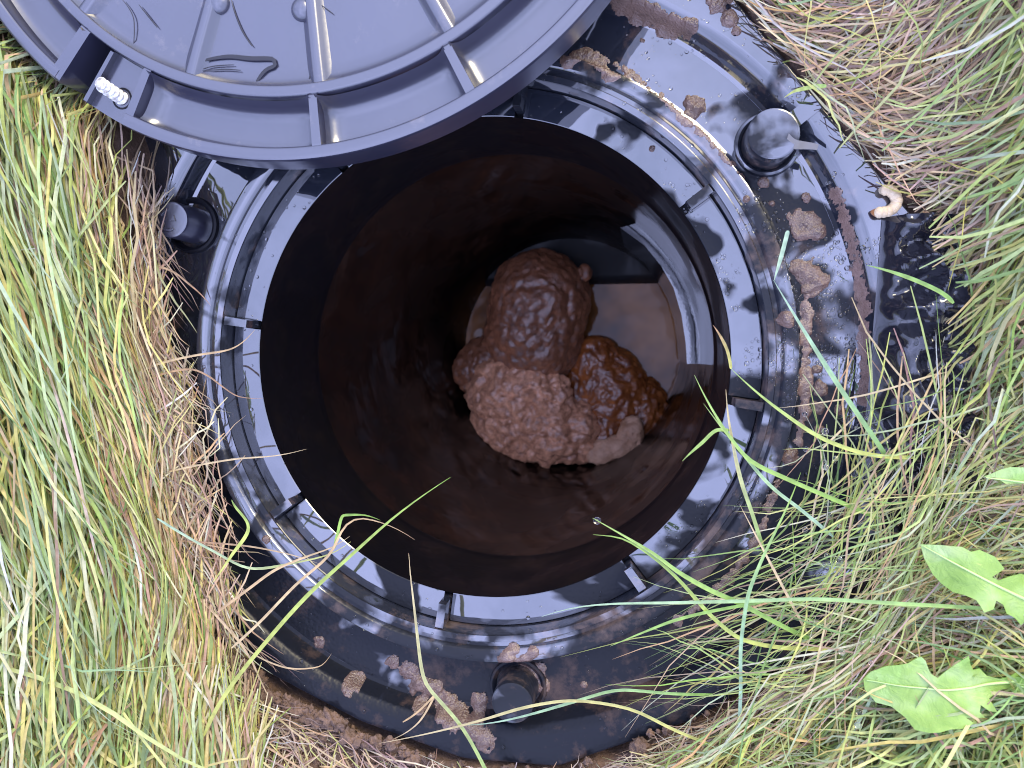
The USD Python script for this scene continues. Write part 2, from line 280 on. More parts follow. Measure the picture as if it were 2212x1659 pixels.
# round bolts
for k, (px, py, lab) in enumerate([(368, 474, 'grey topped round bolt by the left grass'), (1672, 288, 'round bolt with a torn grey tag'), (1106, 1520, 'muddy round bolt at the bottom edge')]):
    c = U(px, py, .012); q = 40
    prof = [(.0, .012), (.0105+.003*(k == 1)+.0015*(k == 2), .012), (.0120+.003*(k == 1)+.0015*(k == 2), .0112), (.0124+.003*(k == 1)+.0015*(k == 2), .0095), (.0124+.003*(k == 1)+.0015*(k == 2), -.004), (.0130+.003*(k == 1)+.0015*(k == 2), -.017)]
    bt = obj('bolt', lathe(prof[::-1], q, c=c[:2]), 'ring_plastic' if k else 'lid_plastic', frame, smooth=35, label=lab)
    obj('bolt_socket', lathe([(.0205, -.0165), (.0195, -.0128), (.0180, -.0122), (.0160, -.0135), (.0150, -.018)][::-1], q, c=c[:2]), 'black_hollow' if k == 0 else 'black_plastic', frame, smooth=50)
    if k == 0:                                            # worn moulded mark on the cap
        marks = [sector(rounded(.0060, .0076, .0118, .0132, .0003), 10, a0, a1, c=(c[0]-.001, c[1]-.0005)) for a0, a1 in ((95, 150), (215, 300))]
        tri = trimesh.creation.extrude_polygon(Polygon([(.0005, -.001), (.0042, -.0012), (.0030,   .0028)]), .0014, engine='earcut'); tri.apply_translation([c[0], c[1], .0119]); marks.append(tri)
        obj('cap_mark', cat_meshes(marks), 'lid_plastic', bt, smooth=30)
# clip block that bridges the seat wall beside the right bolt
c0, c1 = U(1712, 255, .001), U(1758, 232, .001)
bx = trimesh.creation.box([.020, .010, .012]); bx.apply_transform(trimesh.transformations.rotation_matrix(math.radians(38), [0, 0, 1])); bx.apply_translation((c0+c1)/2+[.0, .0, -.004])
obj('clip_block', bx, 'black_plastic', frame, smooth=20)
tagm = spline([U(1700, 300, .012), U(1722, 312, .012), U(1742, 312, .010), U(1768, 314, .010)], 10)
side = np.array([.0008, .0032, .0006])
v = np.concatenate([tagm-side*.8, tagm+side*np.linspace(1, .15, 10)[:, None]], 0)
v = np.concatenate([v, v-[0, 0, .0008]]); f = []
for i in range(9): f += [[i, i+1, i+11], [i, i+11, i+10], [i+20, i+31, i+21], [i+20, i+30, i+31], [i, i+20, i+21], [i, i+21, i+1], [i+10, i+11, i+31], [i+10, i+31, i+30]]
obj('torn_tag', (v, f), 'grey_tag', frame, smooth=30, label='torn pale grey tag on the right bolt')

# ---- shaft
shaft = frame
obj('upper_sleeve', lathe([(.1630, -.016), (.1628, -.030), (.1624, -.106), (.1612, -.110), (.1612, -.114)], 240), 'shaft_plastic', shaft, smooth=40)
ZB, CB, RB = -.40, U(1232, 757, -.40), 238*(.4998+.40)/1671/1.02
zz = np.r_[np.linspace(0, 1, 40)]
t = np.radians(np.linspace(0, 360, 240, endpoint=False)); VV = []
for s_ in zz:
    e = smooth01(s_)*.35+s_*.65; rr = .1622+(RB-.1622)*e; cc = CB[:2]*e; z = -.1135+(ZB-.03+.1135)*s_
    wob = .0035*(fbm(np.stack([np.cos(t)*2.2, np.sin(t)*2.2, 0*t+s_*2.5], -1), 3, 3)-.5)*math.sin(PI*s_)
    VV.append(np.stack([cc[0]+(rr+wob)*np.cos(t), cc[1]+(rr+wob)*np.sin(t), 0*t+z], -1))
VV = np.stack(VV, 1)
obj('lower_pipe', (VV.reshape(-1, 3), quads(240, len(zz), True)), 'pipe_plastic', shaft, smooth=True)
# base: benching with a channel running to the right
base = frame
gy0 = (U(1360, 610, ZB)[1]+U(1360, 785, ZB)[1])/2-CB[1]; gw = (U(1360, 610, ZB)[1]-U(1360, 785, ZB)[1])/2
rr = np.linspace(0, 1.03, 60)*RB; X = rr[None]*np.cos(t)[:, None]; Y = rr[None]*np.sin(t)[:, None]
dch = np.abs(Y-gy0)/gw
Z = np.where(dch < 1, -.050*np.sqrt(np.clip(1-dch**2, 0, 1))-.006, .10*np.clip(np.abs(Y-gy0)-gw, 0, 1)+.006*smooth01((dch-1)*6)-.006)
Z = np.where(Y < gy0-gw*.5, np.minimum(Z, -.034), Z)
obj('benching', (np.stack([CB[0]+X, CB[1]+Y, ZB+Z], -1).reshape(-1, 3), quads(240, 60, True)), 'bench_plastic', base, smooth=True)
zst = -.22
stp = [(1340, 492), (1390, 478), (1480, 452), (1600, 470), (1640, 640), (1630, 786), (1484, 786), (1481, 740), (1472, 680), (1455, 622), (1428, 574), (1392, 530)]
m = trimesh.creation.extrude_polygon(Polygon(UU(stp, zst)[:, :2]).intersection(Point(*(CB[:2]*.42)).buffer(.1500, 64)), zst-ZB, engine='earcut'); m.apply_translation([0, 0, ZB])
obj('added_mirror_step', m, 'base_plastic', base, smooth=25)  # made-up shelf, added so its gloss mirrors the sky as a bright patch
wz = ZB-.013
gx = np.linspace(-RB*1.1, RB*1.1, 70); gyv = np.linspace(-RB*1.1, gy0+gw*.985, 70)
GX, GY = np.meshgrid(gx, gyv, indexing='ij'); ok_ = np.hypot(GX, GY) < RB*1.09
W = np.stack([CB[0]+GX, CB[1]+GY, wz+.0010*(fbm(np.stack([GX*50, GY*50, 0*GX], -1), 2, 3)-.5)], -1)
fq = quads(70, 70); fq = fq[ok_.ravel()[fq].all(1)]; us = np.unique(fq); lut = np.zeros(4900, int); lut[us] = np.arange(len(us))
obj('waste_water', (W.reshape(-1, 3)[us], lut[fq]), 'murky_water', smooth=True, kind='structure')

# ---- the lid, lying underside up over the far left of the frame
LC, LR, LZ = np.array([-.1015, .374]), .2540, .060
lid = thing('manhole_lid', 'upturned grey black plastic lid with radial ribs, lying over the frame', 'manhole lid', (LC[0], LC[1], LZ-.04))
LC_TO = np.array([-.1008, .3665])
def lid_fit(v):
    v = v.copy(); v[:, :2] = LC_TO+(v[:, :2]-LC)*.9655; d = v[:, 2]-LZ; v[:, 2] = LZ+np.where(d < -.018, -.018+(d+.018)*.35, d); return v
def lid_un(q): return np.r_[LC+(np.asarray(q)[:2]-LC_TO)/.9655, np.asarray(q)[2:]]
lid.fit = lid_fit
L2 = tuple(LC)
LA = -108.9
ribs = [LA+24*k for k in range(15)]
notches = [(-129.9, -116.4), (-9.9, 3.6), (110.1, 123.6)]
def lidz(*p): return [(r, LZ+z) for r, z in p]
obj('back_plate', lathe(lidz((0, -.040), (.2150, -.040), (.2165, -.038), (.2165, -.020), (0, -.020)), 300, c=L2), 'lid_plastic', lid, smooth=30)
# panel floor: gently hollow, meets the ring with a fillet
pr = [(0, -.0048), (.05, -.0046), (.12, -.0052), (.18, -.0060), (.196, -.0062), (.2020, -.0058), (.2055, -.0042), (.2085, -.0010)]
obj('panel_floor', lathe(lidz(*pr), 300, c=L2, warp=lambda v: v+np.stack([0*v[..., 0], 0*v[..., 0], .0022*(fbm(v*[16, 16, 0], 3, 21)-.5)], -1)), 'lid_plastic', lid, smooth=True)
obj('inner_ring', sector(lidz(*rounded(.2075, .2150, -.040, 0, .0018, 4)), 300, 0, 360, c=L2), 'lid_plastic', lid, smooth=40)
edges = sorted([b for a, b in notches])
rim_prof = lidz((.2450, -.036), (.2500, -.040), (.2536, -.038), (.2540, -.0022), (.2532, -.0006), (.2518, 0), (.2470, 0), (.2456, -.0008), (.2450, -.0022))
for k in range(3):
    a0, a1 = notches[k][1]-.6, notches[(k+1) % 3][0]
    if a1 < a0: a1 += 360
    obj('outer_rim', sector(rim_prof, 120, a0, a1, c=L2), 'lid_plastic', lid, smooth=40)
for a in ribs:
    t0 = math.radians(a); d = np.array([math.cos(t0), math.sin(t0)]); e = np.array([-d[1], d[0]])
    prof = [(-.0110, -.0078), (-.0078, -.0062), (-.0050, -.0040), (-.0036, -.0020), (-.0022, -.0012), (0, -.0010), (.0022, -.0012), (.0036, -.0020), (.0050, -.0040), (.0078, -.0062), (.0110, -.0078)]
    rs = np.linspace(.02, .2095, 12)
    v = np.array([[*(LC+d*r+e*u), LZ+z] for r in rs for u, z in prof])
    obj('radial_rib', (v, quads(12, len(prof))), 'lid_plastic', lid, smooth=60)
pk = []                                                   # pockets between rim and ring
for k in range(3):
    lo, hi = notches[k][1], notches[(k+1) % 3][0]
    if hi < lo: hi += 360
    cut = [lo] + [x for x in np.arange(lo+30.4, hi-10, 23.6)] + [hi]
    pk += list(zip(cut[:-1], cut[1:]))
for a0, a1 in pk:
    w = .70
    obj('pocket_wall', sector(lidz(*rounded(.2140, .2470, -.036, -.0003, .002, 3)), 7, a0-w, a0+w, c=L2), 'lid_plastic', lid, smooth=40)
    deep = -.016
    ts = np.radians(np.linspace(a0+w-.2, a1-w+.2, 40)); rs = np.linspace(.2158, .2453, 14)
    u = np.linspace(-1, 1, 40)[:, None]; vv = np.linspace(-1, 1, 14)[None]
    zf = deep+.011*np.clip(-vv, 0, 1)**4+.008*np.abs(u)**14+.003*np.clip(vv, 0, 1)**6
    Pm = np.stack([LC[0]+rs[None]*np.cos(ts)[:, None], LC[1]+rs[None]*np.sin(ts)[:, None], LZ+zf], -1)
    obj('pocket_floor', (Pm.reshape(-1, 3), quads(40, 14)), 'lid_plastic', lid, smooth=True)
for kn, (n0, n1) in enumerate(notches):
    obj('pocket_wall', sector(lidz(*rounded(.2140, .2535, -.038, -.0003, .002, 3)), 7, n0-1.2, n0+.9, c=L2), 'lid_plastic', lid, smooth=40)
    obj('notch_floor', sector(lidz((.2160, -.040), (.2480, -.040), (.2480, -.036), (.2160, -.036)), 12, n0, n1-8.7, c=L2), 'black_hollow', lid, smooth=30)
    obj('screw_seat', sector(lidz((.2160, -.038), (.2538, -.038), (.2538, -.0095), (.2160, -.0095)), 12, n1-8.7, n1-1, c=L2), 'lid_plastic', lid, smooth=30)
    obj('notch_wall', sector(lidz(*rounded(.2160, .2538, -.038, -.0050, .001, 3)), 5, n1-8.7, n1-8.0, c=L2), 'lid_plastic', lid, smooth=40)
    am = math.radians(n1-4.5); c = lid_un(U(264, 213, LZ-.0095))[:2] if kn == 0 else LC+np.array([math.cos(am), math.sin(am)])*.2360
    zs = np.linspace(0, .0130, 60); ang = zs/.0023*2*PI; nt = 20
    g = np.arange(nt+1)*2*PI/nt
    rad = .0040+.0007*np.sin(ang[:, None]+g[None]); rad[-6:] *= np.linspace(1, .55, 6)[:, None]; rad[-1] = 0
    tilt = np.array([-.55, .50])
    v = np.stack([c[0]+rad*np.cos(g)[None]+zs[:, None]*tilt[0]*1., c[1]+rad*np.sin(g)[None]+zs[:, None]*tilt[1]*1., LZ-.0098+zs[:, None]+0*g[None]], -1)
    obj('screw', (v.reshape(-1, 3), quads(60, nt+1)), 'screw_metal', lid, smooth=60)
    obj('screw_hole', lathe([(.0058, LZ-.0094), (.0070, LZ-.0093), (.0074, LZ-.0102)][::-1], 24, c=c), 'black_hollow', lid, smooth=60)
for pxs, w_ in (([(425, 143), (450, 128), (490, 122), (540, 126), (590, 128), (594, 140), (575, 150), (552, 182)], .0016), ([(430, 152), (470, 142), (505, 140)], .0004), ([(435, 153), (480, 150), (520, 152)], .0004), ([(668, 172), (676, 150), (684, 128)], .0013), ([(690, 8), (720, 30)], .0003), ([(500, 0), (520, 60), (545, 100)], .0005), ([(265, 0), (290, 50), (285, 110)], .0004), ([(300, 10), (340, 60)], .0004)):  # dark reflections in the wet lid, painted on as thin near-black ribbons
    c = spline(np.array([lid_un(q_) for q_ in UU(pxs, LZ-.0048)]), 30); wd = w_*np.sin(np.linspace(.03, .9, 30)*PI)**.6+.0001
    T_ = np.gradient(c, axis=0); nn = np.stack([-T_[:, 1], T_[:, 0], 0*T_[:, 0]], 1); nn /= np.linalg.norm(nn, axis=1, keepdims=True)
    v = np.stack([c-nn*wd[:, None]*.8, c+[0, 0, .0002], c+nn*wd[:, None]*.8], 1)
    obj('painted_reflection', (v.reshape(-1, 3), quads(30, 3)), 'dark_reflection', lid, smooth=True, label='thin curved dark reflection painted on the inner face of the lid')
for px, py in ((645, 12), (462, -2)):
    c = lid_un(U(px, py, LZ))
    m = trimesh.creation.icosphere(3, 1.); m.apply_scale([.0075, .0075, .0055]); m.apply_translation([c[0], c[1], LZ-.0062])
    obj('boss', m, 'lid_plastic', lid, smooth=True)

# ================================================================ OBJECTS
# ---- blocked matter at the bottom of the chamber
def blob(parts, amp, freq, seed, edge=.0024):
    from manifold3d import Manifold
    acc = None
    for p in parts:
        if len(p) == 3:                                   # centre, radii, turn about z
            m = Manifold.sphere(1., 48).scale(tuple(map(float, p[1]))).rotate((0., 0., float(p[2]))).translate(tuple(map(float, p[0])))
        else:                                             # bar between two spheres
            m = Manifold.batch_hull([Manifold.sphere(float(p[2]), 40).translate(tuple(map(float, p[0]))), Manifold.sphere(float(p[3]), 40).translate(tuple(map(float, p[1])))])
        acc = m if acc is None else acc+m
    mm = acc.refine_to_length(edge).to_mesh()
    tm = trimesh.Trimesh(mm.vert_properties[:, :3], mm.tri_verts)
    trimesh.smoothing.filter_taubin(tm, iterations=14)
    nrm = np.array(tm.vertex_normals); v = np.array(tm.vertices)
    q = fbm(v*freq, 4, seed)-.5; q2 = np.abs(fbm(v*freq*2.3, 3, seed+9)-.5)
    q3 = fbm(v*freq*3.1, 3, seed+17)-.5; q3 = q3+.6*(fbm(v*freq*6.5, 2, seed+23)-.5)
    cr = np.exp(-((fbm(v*freq*.55, 3, seed+31)-.5)/.05)**2)
    tm.vertices = v+nrm*(-amp*.45*cr+amp*2.0*q-amp*.9*q2+amp*.16*q3+amp*.3)[:, None]
    return tm
D = ZB+.02
s1 = D+.02
obj('sewage_log', blob([(U(1166, 650, s1-.01), U(1152, 730, s1-.015), .0565, .0560), (U(1258, 592, s1), (.009, .008, .008), 0)], .005, 70, 1), 'sewage_dark', smooth=True, label='long dark brown rounded sewage log lying upright in the picture', cat='sewage log')
obj('sewage_lump', blob([(U(1052, 792, D), (.040, .034, .030), 20), (U(1105, 830, D), (.034, .034, .030), 0)], .005, 80, 2), 'sewage_dark', smooth=True, label='small reddish brown sewage lump at lower left of the log', cat='sewage lump')
obj('sewage_heap', blob([(U(1125, 862, D+.02), (.062, .048, .036), -22), (U(1170, 938, D+.015), (.062, .032, .030), -12), (U(1085, 910, D+.01), (.034, .042, .030), 10), (U(1232, 925, D+.01), (.030, .034, .024), 0), (U(1190, 850, D+.035), (.022, .018, .016), 30), (U(1085, 850, D+.03), (.024, .020, .020), 0)], .0085, 66, 3, .0024), 'sewage_tan', smooth=True, label='pale tan crumbly sewage heap in front of the log', cat='sewage heap')
obj('sewage_pile', blob([(U(1310, 850, D-.018), (.050, .058, .034), 25), (U(1285, 790, D-.01), (.030, .034, .026), 0), (U(1372, 895, D-.025), (.036, .046, .030), -15), (U(1300, 930, D-.012), (.032, .037, .028), 0)], .005, 85, 4, .0024), 'sewage_wet', smooth=True, label='glossy reddish brown sewage pile to the right of the tan heap', cat='sewage pile')
obj('paper_wad', blob([(U(1318, 972, D+.018), (.030, .014, .012), 18), (U(1362, 940, D+.016), (.014, .022, .012), -20)], .003, 110, 5, .003), 'paper_pulp', smooth=True, label='pale soggy paper wad at the lower right end of the heap', cat='paper wad')

# ---- larva on the flange
cl = spline([(1884, 456), (1898, 459), (1916, 457), (1932, 447), (1937, 434), (1931, 420), (1917, 411), (1904, 411)], 60)
pts = UU(cl, .004); s = np.linspace(0, 1, 60)
rad = .0030*np.clip(np.minimum(s/.16+.28, (1-s)/.10+.55), 0, 1)*(1+.14*np.abs(np.sin(s*PI*11))**.6)
rad[0] = rad[-1] = 0.0002; pts[:, 2] = .0008+rad
lv = thing('larva', 'cream coloured curled larva with brown tip, on the right flange edge', 'larva', pts[30])
obj('body', tube(pts[5:], rad[5:], 14), 'larva_skin', lv, smooth=True)
obj('head', tube(pts[:7], rad[:7]*1.02, 14), 'larva_head', lv, smooth=True)

# ---- mud on the frame
def mud(name, pts, label, cat, material='wet_mud', group=None, zsurf=None, res=.0011, seed=0, rough=.85):
    """pts: (px, py, radius, height). A low mound of mud that ends where it meets the plastic."""
    P = np.array([[*U(p[0], p[1], float(frame_z(np.hypot(*U(p[0], p[1])[:2]))))[:2], p[2], p[3]] for p in pts])
    lo, hi = (P[:, :2]-P[:, 2:3]*1.5).min(0), (P[:, :2]+P[:, 2:3]*1.5).max(0)
    nx, ny = (np.ceil((hi-lo)/res)+1).astype(int)
    X, Y = np.meshgrid(np.linspace(lo[0], hi[0], nx), np.linspace(lo[1], hi[1], ny), indexing='ij')
    F = np.full(X.shape, -1.); H = np.zeros(X.shape)
    for x, y, r, h in P:
        f = 1-((X-x)**2+(Y-y)**2)/r**2
        H = np.where(f > F, h, H); F = np.maximum(F, f)
    Q = np.stack([X*230, Y*230, 0*X], -1)
    F = F+rough*2.4*(fbm(Q, 4, seed)-.5)+.5*(fbm(Q*.45, 2, seed+5)-.5)
    if name == 'mud_streak': F = np.maximum(F+.2, -.2+.0*F) if False else F+.25
    z0 = frame_z(np.hypot(X, Y)) if zsurf is None else zsurf
    from scipy.ndimage import gaussian_filter
    H = gaussian_filter(H, 2)
    Z = z0+np.where(F > 0, H*(.17*np.sqrt(np.clip(F, 0, 2))+.26*np.clip(F, 0, 1.5)), F*.006)+np.where(F > 0, .0014*(fbm(Q*1.6, 3, seed+3)-.5)+.0004*(fbm(Q*5.5, 2, seed+7)-.5), 0)
    keep = F > -.25
    fq = quads(nx, ny); k = keep.ravel()[fq].all(1); fq = fq[k]
    from scipy.ndimage import label as lab_
    cc, nc = lab_(keep); big = np.argmax(np.bincount(cc[cc > 0])) if nc else 0
    fq = fq[(cc.ravel()[fq] == big).all(1)]
    used = np.unique(fq); lut = np.zeros(nx*ny, int); lut[used] = np.arange(len(used))
    return obj(name, (np.stack([X, Y, Z], -1).reshape(-1, 3)[used], lut[fq]), material, smooth=True, label=label, cat=cat, group=group)
def arc(pxs, r, h, n, jr=.3, seed=0):
    n = int(n*2.2); g = np.random.default_rng(seed); c = spline(pxs, n)
    return [(x+g.normal(0, 2.5), y+g.normal(0, 2.5), r*(1+jr*g.normal()), h*(1+.3*g.normal())) for x, y in c]
K = .00031
mud('mud_splat', [(1745, 480, 26*K, .005), (1722, 470, 20*K, .003), (1760, 500, 22*K, .006), (1730, 505, 18*K, .004)], 'shiny brown mud splat right of the opening, nearer the larva', 'mud splat', seed=1)
mud('mud_splat', [(1745, 590, 28*K, .006), (1768, 605, 22*K, .007), (1725, 575, 18*K, .004), (1750, 625, 20*K, .005)], 'larger glossy brown mud splat right of the opening, above a brown drip', 'mud splat', seed=2)
mud('mud_streak', arc([(1742, 640), (1740, 760), (1738, 860), (1722, 960)], 9*K, .003, 26, seed=3), 'straight brown mud drip down the right side of the seat', 'mud streak', 'thin_mud', seed=3)
mud('mud_streak', arc([(1800, 425), (1826, 500), (1848, 590), (1860, 680), (1864, 770), (1858, 870)], 5.5*K, .0020, 60, seed=4), 'long pinkish mud line along the right outer seat wall', 'mud streak', 'thin_mud', seed=4)
mud('mud_streak', arc([(1290, 118), (1400, 185), (1480, 255), (1560, 330), (1625, 400), (1690, 520), (1700, 640), (1700, 760)], 6*K, .0022, 70, .5, seed=5), 'thin broken brown mud line around the upper right of the ring', 'mud streak', 'thin_mud', seed=5)
mud('mud_streak', arc([(1220, 130), (1262, 122), (1300, 140), (1320, 160)], 13*K, .003, 14, seed=6), 'short wide mud smear beside the lid edge', 'mud streak', 'thin_mud', seed=6)
mud('mud_streak', arc([(1180, 1440), (1280, 1420), (1400, 1375), (1500, 1315), (1580, 1240), (1640, 1150), (1680, 1040)], 6.5*K, .0026, 60, .45, seed=7), 'thin brown mud line around the lower right of the ring', 'mud streak', 'thin_mud', seed=7)
mud('mud_streak', arc([(1330, 12), (1390, 40), (1440, 62), (1490, 70)], 12*K, .004, 20, seed=8), 'dark mud ridge at the top edge of the seat', 'mud streak', seed=8)
mud('mud_mass', [(848, 1430, 18*K, .004), (880, 1450, 24*K, .006), (905, 1475, 26*K, .007), (935, 1490, 26*K, .007), (965, 1515, 28*K, .008), (995, 1535, 24*K, .007), (1035, 1515, 22*K, .006), (1030, 1560, 26*K, .006), (1050, 1600, 24*K, .006), (915, 1510, 16*K, .004), (980, 1560, 20*K, .005)], 'ragged brown mud mass left of the bottom bolt', 'mud mass', seed=9)
mud('mud_mass', [(1065, 1440, 18*K, .004), (1095, 1425, 22*K, .005), (1130, 1430, 24*K, .005), (1160, 1450, 22*K, .005), (1172, 1480, 18*K, .005), (1150, 1410, 14*K, .003), (1062, 1470, 14*K, .004), (1110, 1404, 14*K, .003)], 'pinkish mud collar above the bottom bolt', 'mud mass', 'thin_mud', seed=10)
for i, (px, py, r, h, lab) in enumerate([
        (1500, 232, 24, .006, 'flat shiny mud disc on the upper right seat plate'), (1705, 985, 20, .008, 'round glossy mud ball at the lower right of the ring'),
        (1700, 692, 17, .006, 'mud clod touching the right ring beside the drip'), (1772, 838, 17, .006, 'glossy mud clod between the drip and the outer mud line'),
        (1766, 880, 15, .005, 'long mud clod below its glossy neighbour on the right'), (1812, 884, 12, .006, 'small round mud clod by the right outer wall'),
        (1765, 800, 12, .005, 'mud clod halfway down the right seat plate'), (1740, 425, 12, .005, 'mud clod just below the right bolt'),
        (1752, 462, 9, .005, 'tiny mud clod against the upper splat'), (1575, 40, 18, .005, 'brown mud clod on the top flange'),
        (1548, 10, 20, .005, 'mud clod cut by the top of the picture'), (1590, 68, 10, .004, 'small mud clod below the top flange clod'),
        (1612, 430, 8, .004, 'small mud clod beside the upper right divider'), (1388, 88, 7, .003, 'single dark crumb on the upper seat plate'),
        (1408, 322, 8, .003, 'dark crumb on the upper right ledge pad'), (770, 1465, 20, .006, 'crumbly mud clod on the lower left seat'),
        (690, 1388, 16, .004, 'flat mud clod under the straw at lower left'), (575, 1165, 10, .004, 'mud clod on the ring at lower left'),
        (1262, 1480, 9, .003, 'small mud clod right of the bottom bolt'), (1770, 930, 13, .006, 'mud clod under grass at lower right seat'),
        (1668, 440, 7, .003, 'small crumb right of the ring near the divider'), (1650, 395, 12, .004, 'muddy crumb below left of the right bolt')]):
    rr_ = r*K
    mud('mud_clod', [(px, py, rr_, h), (px+r*.35, py-r*.3, rr_*.6, h*.8), (px-r*.4, py+r*.2, rr_*.55, h*.7)], lab, 'mud clod', seed=20+i, res=.0008, rough=.75, group='mud clods on the frame')

# ---- black plastic sheet crumpled beside the right flange
Pn = UU([(1905, 470), (2050, 470), (2090, 1150), (1850, 1150)], .0)[:, :2]
a, b = np.meshgrid(np.linspace(0, 1, 60), np.linspace(0, 1, 130), indexing='ij')
X = (Pn[0, 0]*(1-a)+Pn[1, 0]*a)*(1-b)+(Pn[3, 0]*(1-a)+Pn[2, 0]*a)*b; Y = (Pn[0, 1]*(1-a)+Pn[1, 1]*a)*(1-b)+(Pn[3, 1]*(1-a)+Pn[2, 1]*a)*b
Q = np.stack([X*42, Y*42, 0*X], -1)
cr = 1-2*np.abs(fbm(Q, 2, 31)-.5)*2.2; cr2 = 1-2*np.abs(fbm(Q*2.1, 2, 33)-.5)*2
Z = .001+.006*a+.016*np.clip(cr, 0, 1)*smooth01(a*3)+.005*cr2*smooth01(a*4)
Vt_ = np.stack([X, Y, Z], -1).reshape(-1, 3); ft = quads(60, 130)
obj('plastic_sheet', (np.vstack([Vt_, Vt_-[0, 0, .0006]]), np.vstack([ft, ft[:, ::-1]+len(Vt_)])), 'sheet_plastic', smooth=28, label='crumpled black plastic sheet beside the right flange under the grass', cat='plastic sheet')

# ---- water beads on the plastic
ico = trimesh.creation.icosphere(1, 1.); iv, iF = np.array(ico.vertices), np.array(ico.faces)
def drops(P, R, flat=.55):
    V = P[:, None]+iv[None]*R[:, None, None]*[1, 1, flat]; n_ = len(iv)
    return V.reshape(-1, 3), (iF[None]+(np.arange(len(P))*n_)[:, None, None]).reshape(-1, 3)
g = np.random.default_rng(3); th = np.radians(np.r_[g.normal(-3, 24, 4200), g.uniform(-180, 180, 1200)]); r = np.sqrt(g.uniform(.1645**2, .262**2, 5400))
P = np.stack([r*np.cos(th), r*np.sin(th), frame_z(r)], -1); k = fbm(P*[45, 45, 0], 2, 6) > .47; k &= ~((r > .182) & (r < .1845)); P = P[k]
R = np.clip((.00072*np.exp(g.normal(0, .42, len(P)))), .0003, .0017)
obj('water_beads', drops(P, R), 'clear_water', smooth=True, label='small clear water beads scattered over the black frame', cat='water drops', kind='stuff')

FARGRASS = True

# ================================================================ GRASS
def gz(x, y):
    """Surface that blades lie on: the soil, and over the bare patch the plastic or the drooping edge of the turf."""
    r = np.hypot(x, y); rc = r_clear(x, y); w = left_w(x, y)
    edge = .026*w-.004
    return np.where(r > rc, ground_z(x, y), np.maximum(frame_z(r)+.003, edge-.55*(rc-r)))
def ribbons(P, W, fold=.25, twist=None, taper=None, seed=0):
    """P (N, S, 3) centre lines, W (N,) widths -> one mesh of folded, tapering blades."""
    N, S, _ = P.shape; g = np.random.default_rng(seed)
    T = np.gradient(P, axis=1); T /= np.linalg.norm(T, axis=2, keepdims=True)+1e-12
    up = np.array([0, 0, 1.])+g.normal(0, .55, (N, 1, 3))*[1, 1, .3]
    if twist is not None: up = up+twist
    side = np.cross(T, up); side /= np.linalg.norm(side, axis=2, keepdims=True)+1e-12
    nrm = np.cross(side, T)
    s = np.linspace(0, 1, S)
    tp = (np.clip(s/.08+.5, 0, 1)*np.clip((1-s)/.45, 0.02, 1)**.7) if taper is None else taper
    w = W[:, None, None]*.5*tp[None, :, None]
    V = np.stack([P-side*w, P-nrm*w*fold*2*.5, P+side*w], 2)          # N,S,3,3
    i = np.arange(S-1)[:, None]*3; j = np.array([0, 1])[None]
    q = np.stack([i+j, i+j+1, i+j+4, i+j+3], -1).reshape(-1, 4)
    F = np.vstack([q[:, [0, 1, 2]], q[:, [0, 2, 3]]])
    F = (F[None]+(np.arange(N)*S*3)[:, None, None]).reshape(-1, 3)
    return V.reshape(-1, 3), F
STRAW = np.array([(.60, .46, .25), (.50, .35, .18), (.40, .26, .13), (.58, .36, .15), (.66, .56, .36), (.46, .38, .17), (.34, .21, .12)])
YELLOW = np.array([(.42, .44, .09), (.52, .48, .14), (.34, .40, .07), (.56, .44, .12)])
GREEN = np.array([(.25, .38, .075), (.33, .44, .10), (.19, .30, .065), (.40, .50, .14)])
PALE = np.array([(.35, .44, .20), (.41, .48, .26), (.28, .37, .15), (.36, .45, .15)])
RUST = np.array([(.34, .21, .14), (.26, .165, .11), (.44, .30, .21), (.50, .37, .27)])
def palette(g, N, mix):
    sets = [STRAW, YELLOW, GREEN, PALE, RUST]; k = g.choice(5, N, p=np.array(mix)/sum(mix))
    col = np.array([sets[i][g.integers(len(sets[i]))] for i in k])
    lum = col.mean(1, keepdims=True); col = lum+(col-lum)*.90+.02
    return np.clip(col*g.lognormal(0, .16, (N, 1))*g.normal(1, .05, (N, 3)), .02, .58)*GRASS_GAIN
GRASS_GAIN = .88
def field(anchors):
    A = np.array([[*U(a[0], a[1], .03)[:2], a[2], -a[3]] for a in anchors]); A[:, 2:] /= np.linalg.norm(A[:, 2:], axis=1, keepdims=True)
    def f(p):
        d2 = ((p[:, None]-A[None, :, :2])**2).sum(2); w = 1/(d2+.0012)**1.5
        v = (w[..., None]*A[None, :, 2:]).sum(1); return v/(np.linalg.norm(v, axis=1, keepdims=True)+1e-9)
    return f
